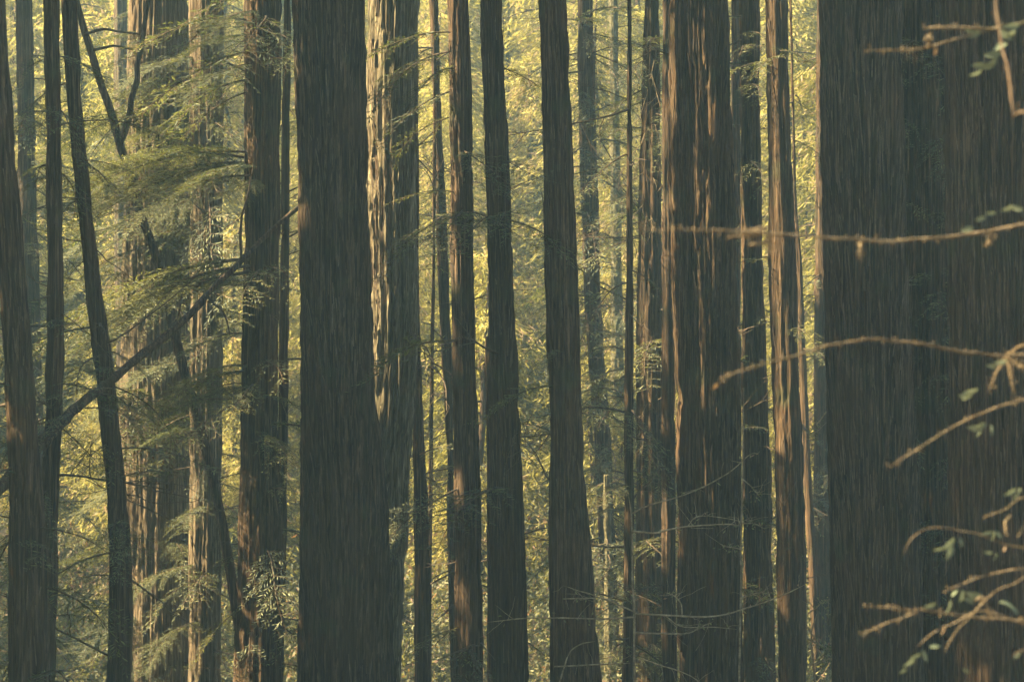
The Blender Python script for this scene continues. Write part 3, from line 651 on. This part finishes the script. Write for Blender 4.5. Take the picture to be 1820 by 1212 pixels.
# ------------------------------------------------------------------ far wood on the sunlit hillside, brush, and unseen trees placed on the left bank for shade
def far_tree_arrays(g, H, Rm, n, blade, per=26, jit=.13, wid=.27):
    """leaf blades hung on drooping boughs of one conifer, around the origin"""
    nbr = max(20, n // per); k = n // nbr
    t = g.random(nbr) ** 1.15; az = g.uniform(0, 2 * math.pi, nbr)
    L = Rm * (1 - t) ** .6 * g.uniform(.45, 1.15, nbr) + .4
    d = np.stack([np.cos(az), np.sin(az), g.uniform(-.2, .25, nbr)], 1)
    s_ = g.random((nbr, k)) ** .65
    P = d[:, None] * (s_ * L[:, None])[..., None]
    P[..., 2] += (t * H)[:, None] - (s_ ** 2) * L[:, None] * .38
    P += g.normal(0, jit, (nbr, k, 3)) * [1, 1, .5] * (.35 + s_[..., None])
    P[..., 2] -= np.abs(g.normal(0, .22, (nbr, k)))
    ax = unit(d[:, None] * .75 + g.normal(0, .42, (nbr, k, 3)) + [0, 0, -.55])
    ln = blade * g.uniform(.5, 1.25, (nbr, k))
    wv = unit(np.cross(ax, unit(to_sun * .8 + np.array([0, -.35, .4]))) + g.normal(0, .45, (nbr, k, 3)))
    A = ax * ln[..., None]; B = wv * (ln * wid)[..., None]
    return P.reshape(-1, 3), A.reshape(-1, 3), B.reshape(-1, 3)

def scatter(name, label, protos, places, mats):
    """one object: prototype plants and loose points in its mesh; a node group sets the plants on the points"""
    V, Q, MI, PART, ROT, SCL = [], [], [], [], [], []
    n0 = 0
    for k, (v, q, mi) in enumerate(protos):
        V.append(v); Q.append(q + n0); MI.append(mi); n0 += len(v)
        PART.append(np.full(len(v), k)); ROT.append(np.zeros((len(v), 3))); SCL.append(np.ones((len(v), 3)))
    V.append(np.array([p[1] for p in places])); PART.append(np.array([100 + p[0] for p in places]))
    ROT.append(np.array([p[2] for p in places])); SCL.append(np.array([p[3] for p in places]))
    me = mesh_np(name, np.concatenate(V), np.concatenate(Q), mats=mats, midx=np.concatenate(MI))
    at = me.attributes.new('part', 'INT', 'POINT'); at.data.foreach_set('value', np.concatenate(PART).astype(np.int32))
    at = me.attributes.new('turn', 'FLOAT_VECTOR', 'POINT'); at.data.foreach_set('vector', np.concatenate(ROT).astype(np.float32).ravel())
    at = me.attributes.new('size', 'FLOAT_VECTOR', 'POINT'); at.data.foreach_set('vector', np.concatenate(SCL).astype(np.float32).ravel())
    ng = bpy.data.node_groups.new(name, 'GeometryNodeTree')
    ng.interface.new_socket('Geometry', in_out='INPUT', socket_type='NodeSocketGeometry')
    ng.interface.new_socket('Geometry', in_out='OUTPUT', socket_type='NodeSocketGeometry')
    N, Lk = ng.nodes, ng.links
    gi = N.new('NodeGroupInput'); go = N.new('NodeGroupOutput'); jn = N.new('GeometryNodeJoinGeometry')
    def named(nm, dt):
        x = N.new('GeometryNodeInputNamedAttribute'); x.data_type = dt; x.inputs['Name'].default_value = nm
        return next(o_ for o_ in x.outputs if o_.enabled)
    part = named('part', 'INT'); turn = named('turn', 'FLOAT_VECTOR'); size = named('size', 'FLOAT_VECTOR')
    er = N.new('FunctionNodeEulerToRotation'); Lk.new(turn, er.inputs[0])
    def pick(k):
        c = N.new('FunctionNodeCompare'); c.data_type = 'INT'; c.operation = 'EQUAL'
        ins = [i_ for i_ in c.inputs if i_.enabled]
        Lk.new(part, ins[0]); ins[1].default_value = k
        sg = N.new('GeometryNodeSeparateGeometry'); sg.domain = 'POINT'
        Lk.new(gi.outputs[0], sg.inputs['Geometry']); Lk.new(c.outputs[0], sg.inputs['Selection'])
        return sg.outputs[0]
    for k in range(len(protos)):
        ip = N.new('GeometryNodeInstanceOnPoints')
        Lk.new(pick(100 + k), ip.inputs['Points']); Lk.new(pick(k), ip.inputs['Instance'])
        Lk.new(er.outputs[0], ip.inputs['Rotation']); Lk.new(size, ip.inputs['Scale'])
        Lk.new(ip.outputs[0], jn.inputs[0])
    Lk.new(jn.outputs[0], go.inputs[0])
    o_ = obj(name, me, kind='stuff'); o_['label'] = label
    md = o_.modifiers.new('scatter', 'NODES'); md.node_group = ng
    return o_

g = np.random.default_rng(91)
protos = []
for k in range(6):
    H = (5.5, 6.5, 7.5, 9, 11, 13)[k]; Rm = 2.1 + .25 * k
    a, b_, c_ = far_tree_arrays(g, H, Rm, 11500, .115, per=95, jit=.11, wid=.145)
    nl = MB(); nl.blades(a, b_, c_); tk = MB(); zz = np.linspace(-.4, H, 8)
    tk.tube(np.stack([g.normal(0, .05, 8), g.normal(0, .05, 8), zz], 1), np.linspace(.16, .02, 8), 6)
    for _ in range(16):                                     # bare lower limbs
        az = g.uniform(0, 6.28); z_ = g.uniform(.1, .8) * H; l_ = g.uniform(.8, 1.8); uu = np.linspace(0, 1, 5)
        tk.tube(np.stack([uu * l_ * math.cos(az), uu * l_ * math.sin(az), z_ - uu ** 2 * l_ * .3], 1), np.linspace(.03, .008, 5), 3)
    v1, q1, v2, q2 = np.concatenate(nl.v), np.concatenate(nl.q), np.concatenate(tk.v), np.concatenate(tk.q)
    protos.append((np.concatenate([v1, v2]), np.concatenate([q1, q2 + len(v1)]), np.concatenate([np.zeros(len(q1)), np.ones(len(q2))])))
places = []
for yy in np.linspace(75, 140, 24):
    half = yy * .235 + 5
    for xx in np.arange(-half, half, 3.6 + (yy - 75) * .02):
        x_, y_ = xx + g.normal(0, 1.1), yy + g.normal(0, 1.1)
        s_ = g.uniform(.65, 1.5)
        places.append((int(g.integers(6)), (x_, y_, float(ground_z(x_, y_)) + .1), (g.normal(0, .05), g.normal(0, .05), g.uniform(0, 6.28)), (s_ * g.uniform(.9, 1.25), s_ * g.uniform(.9, 1.25), s_)))
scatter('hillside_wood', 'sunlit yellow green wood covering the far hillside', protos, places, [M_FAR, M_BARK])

# brush on the gully floor and up the foot of the hill
protos = []
for kk in range(5):
    h = 2.2 + .25 * kk; r_ = h * .55; k = 1300
    u = unit(g.normal(0, 1, (k, 3))) * (g.random((k, 1)) ** .4)
    P = np.array([0, 0, h * .45]) + u * [r_, r_, h * .55]
    ax = unit(u + g.normal(0, .6, (k, 3))); ln = g.uniform(.04, .10, k)
    nl = MB(); nl.blades(P, ax * ln[:, None], unit(np.cross(ax, unit(to_sun + [0, -.3, .3])) + g.normal(0, .6, (k, 3))) * (ln * .36)[:, None])
    tk = MB()
    for _ in range(14):
        d = unit(g.normal(0, 1, 3) * [1, 1, .3] + [0, 0, .8]); uu = np.linspace(0, 1, 6)
        tk.tube(np.outer(uu * h * .95, d) + np.cumsum(g.normal(0, .05, (6, 3)), 0) * uu[:, None], np.linspace(.02, .006, 6), 3)
    v1, q1, v2, q2 = np.concatenate(nl.v), np.concatenate(nl.q), np.concatenate(tk.v), np.concatenate(tk.q)
    protos.append((np.concatenate([v1, v2]), np.concatenate([q1, q2 + len(v1)]), np.concatenate([np.zeros(len(q1)), np.ones(len(q2))])))
places = []
for _ in range(900):
    y_ = g.uniform(46, 125); x_ = g.uniform(-.245, .245) * y_
    s_ = g.uniform(.5, 1.25) * (1.2 if y_ > 68 else .8)
    places.append((int(g.integers(5)), (x_, y_, float(ground_z(x_, y_)) - .1), (0, 0, g.uniform(0, 6.28)), (s_, s_, s_ * g.uniform(.8, 1.3))))
scatter('undergrowth', 'tangled leafy brush filling the gully between the trunks', protos, places, [M_BRUSH, M_DRY])

# unseen wood on left bank and behind camera, trees added to shade near trunks
C, A, B = [], [], []
trunks = MB()
def bank_tree(xx, yy, H, Rm, n, blade=.42, low=.12):
    zb = float(ground_z(xx, yy))
    a, b_, c_ = far_tree_arrays(g, H * (1 - low), Rm, n, blade)
    C.append(a + [xx, yy, zb + H * low]); A.append(b_); B.append(c_ * 1.3)
    zz = np.linspace(-.3, H, 8)
    trunks.tube(np.stack([xx + 0 * zz, yy + 0 * zz, zb + zz], 1), np.linspace(.45, .04, 8), 8)
for (xx, yy, H, Rm, nn) in [(-13.5, 35.6, 26, 2.7, 6500), (-20, 34.6, 30, 3.2, 6500), (-27, 34.6, 32, 3.2, 6500), (-35, 34, 32, 3.2, 5500), (-14, 30, 26, 3.2, 5500), (-21, 28.5, 30, 3.6, 5500),
                            (-28, 28, 30, 3.6, 5500), (-13, 24.5, 26, 3.2, 4500), (-20, 22, 30, 3.6, 4500), (-27, 21, 30, 3.4, 2400), (-13, 19, 24, 2.8, 2200),
                            (-17, 46.6, 36, 2.6, 2600), (-25, 46.6, 40, 2.6, 2600), (-19, 60, 32, 3.2, 1800), (-28, 60.5, 36, 3.4, 1800), (-20, 64, 32, 3.6, 3000), (-30, 63, 34, 3.6, 3000), (-22, 70, 26, 3.0, 1800), (-14.2, 43.2, 12, 2.4, 3000), (-14.2, 45.4, 13, 2.4, 3000), (-22, 41.2, 22, 2.6, 3000), (-13, 38.6, 15, 2.2, 2600), (-18, 39.6, 34, 2.4, 2200), (-27, 39.2, 40, 2.6, 2200)]:
    yy -= .07 * abs(xx + 1)
    if yy < 37: H += 15; Rm += .5; nn = int(nn * 1.25)
    bank_tree(xx, yy, H, Rm, nn)
for _ in range(26):                                                    # behind and beside the camera
    xx = g.uniform(-45, 45); yy = g.uniform(-55, -8)
    bank_tree(xx, yy, g.uniform(26, 36), g.uniform(3.2, 4.6), 1500, .6)
for _ in range(8):                                                     # right bank
    xx = g.uniform(16, 40); yy = g.uniform(12, 60)
    if xx > yy * .24 + 4: bank_tree(xx, yy, g.uniform(26, 36), g.uniform(3.2, 4.6), 1500, .6)
nl = MB(); nl.blades(np.concatenate(C), np.concatenate(A), np.concatenate(B))
V1 = np.concatenate(nl.v); Q1 = np.concatenate(nl.q); V2 = np.concatenate(trunks.v); Q2 = np.concatenate(trunks.q) + len(V1)
o = obj('unseen_shade_wood', mesh_np('unseen_shade_wood', np.concatenate([V1, V2]), np.concatenate([Q1, Q2]), mats=[M_NEEDLE, M_BARK],
        midx=np.concatenate([np.zeros(len(Q1)), np.ones(len(Q2))])), kind='stuff')
o['label'] = 'unseen redwoods added on the banks to shade the gully trunks'

# ------------------------------------------------------------------ haze, a tinted volume added to lift the dark tones
m, n, out = nodes('thin_haze')
v = n.nodes.new('ShaderNodeVolumePrincipled')
v.inputs['Color'].default_value = (0.50, 0.82, 0.92, 1); v.inputs['Density'].default_value = 0.0008; v.inputs['Anisotropy'].default_value = 0.25
n.links.new(v.outputs[0], out.inputs['Volume'])
x0, x1, y0, y1, z0, z1 = -265, 265, -125, 335, -14, 90
vv = [(x, y, z) for z in (z0, z1) for y in (y0, y1) for x in (x0, x1)]
qq = [(0, 2, 3, 1), (4, 5, 7, 6), (0, 1, 5, 4), (2, 6, 7, 3), (0, 4, 6, 2), (1, 3, 7, 5)]
h = obj('haze', mesh_np('haze', vv, qq, mats=[m]), kind='stuff'); h['label'] = 'thin blue green haze added over the scene to lift dark tones'

tri = sum(len(me.loops) - 2 * len(me.polygons) for me in bpy.data.meshes)
print('TRIS', tri, 'OBJECTS', len(bpy.data.objects), flush=True)
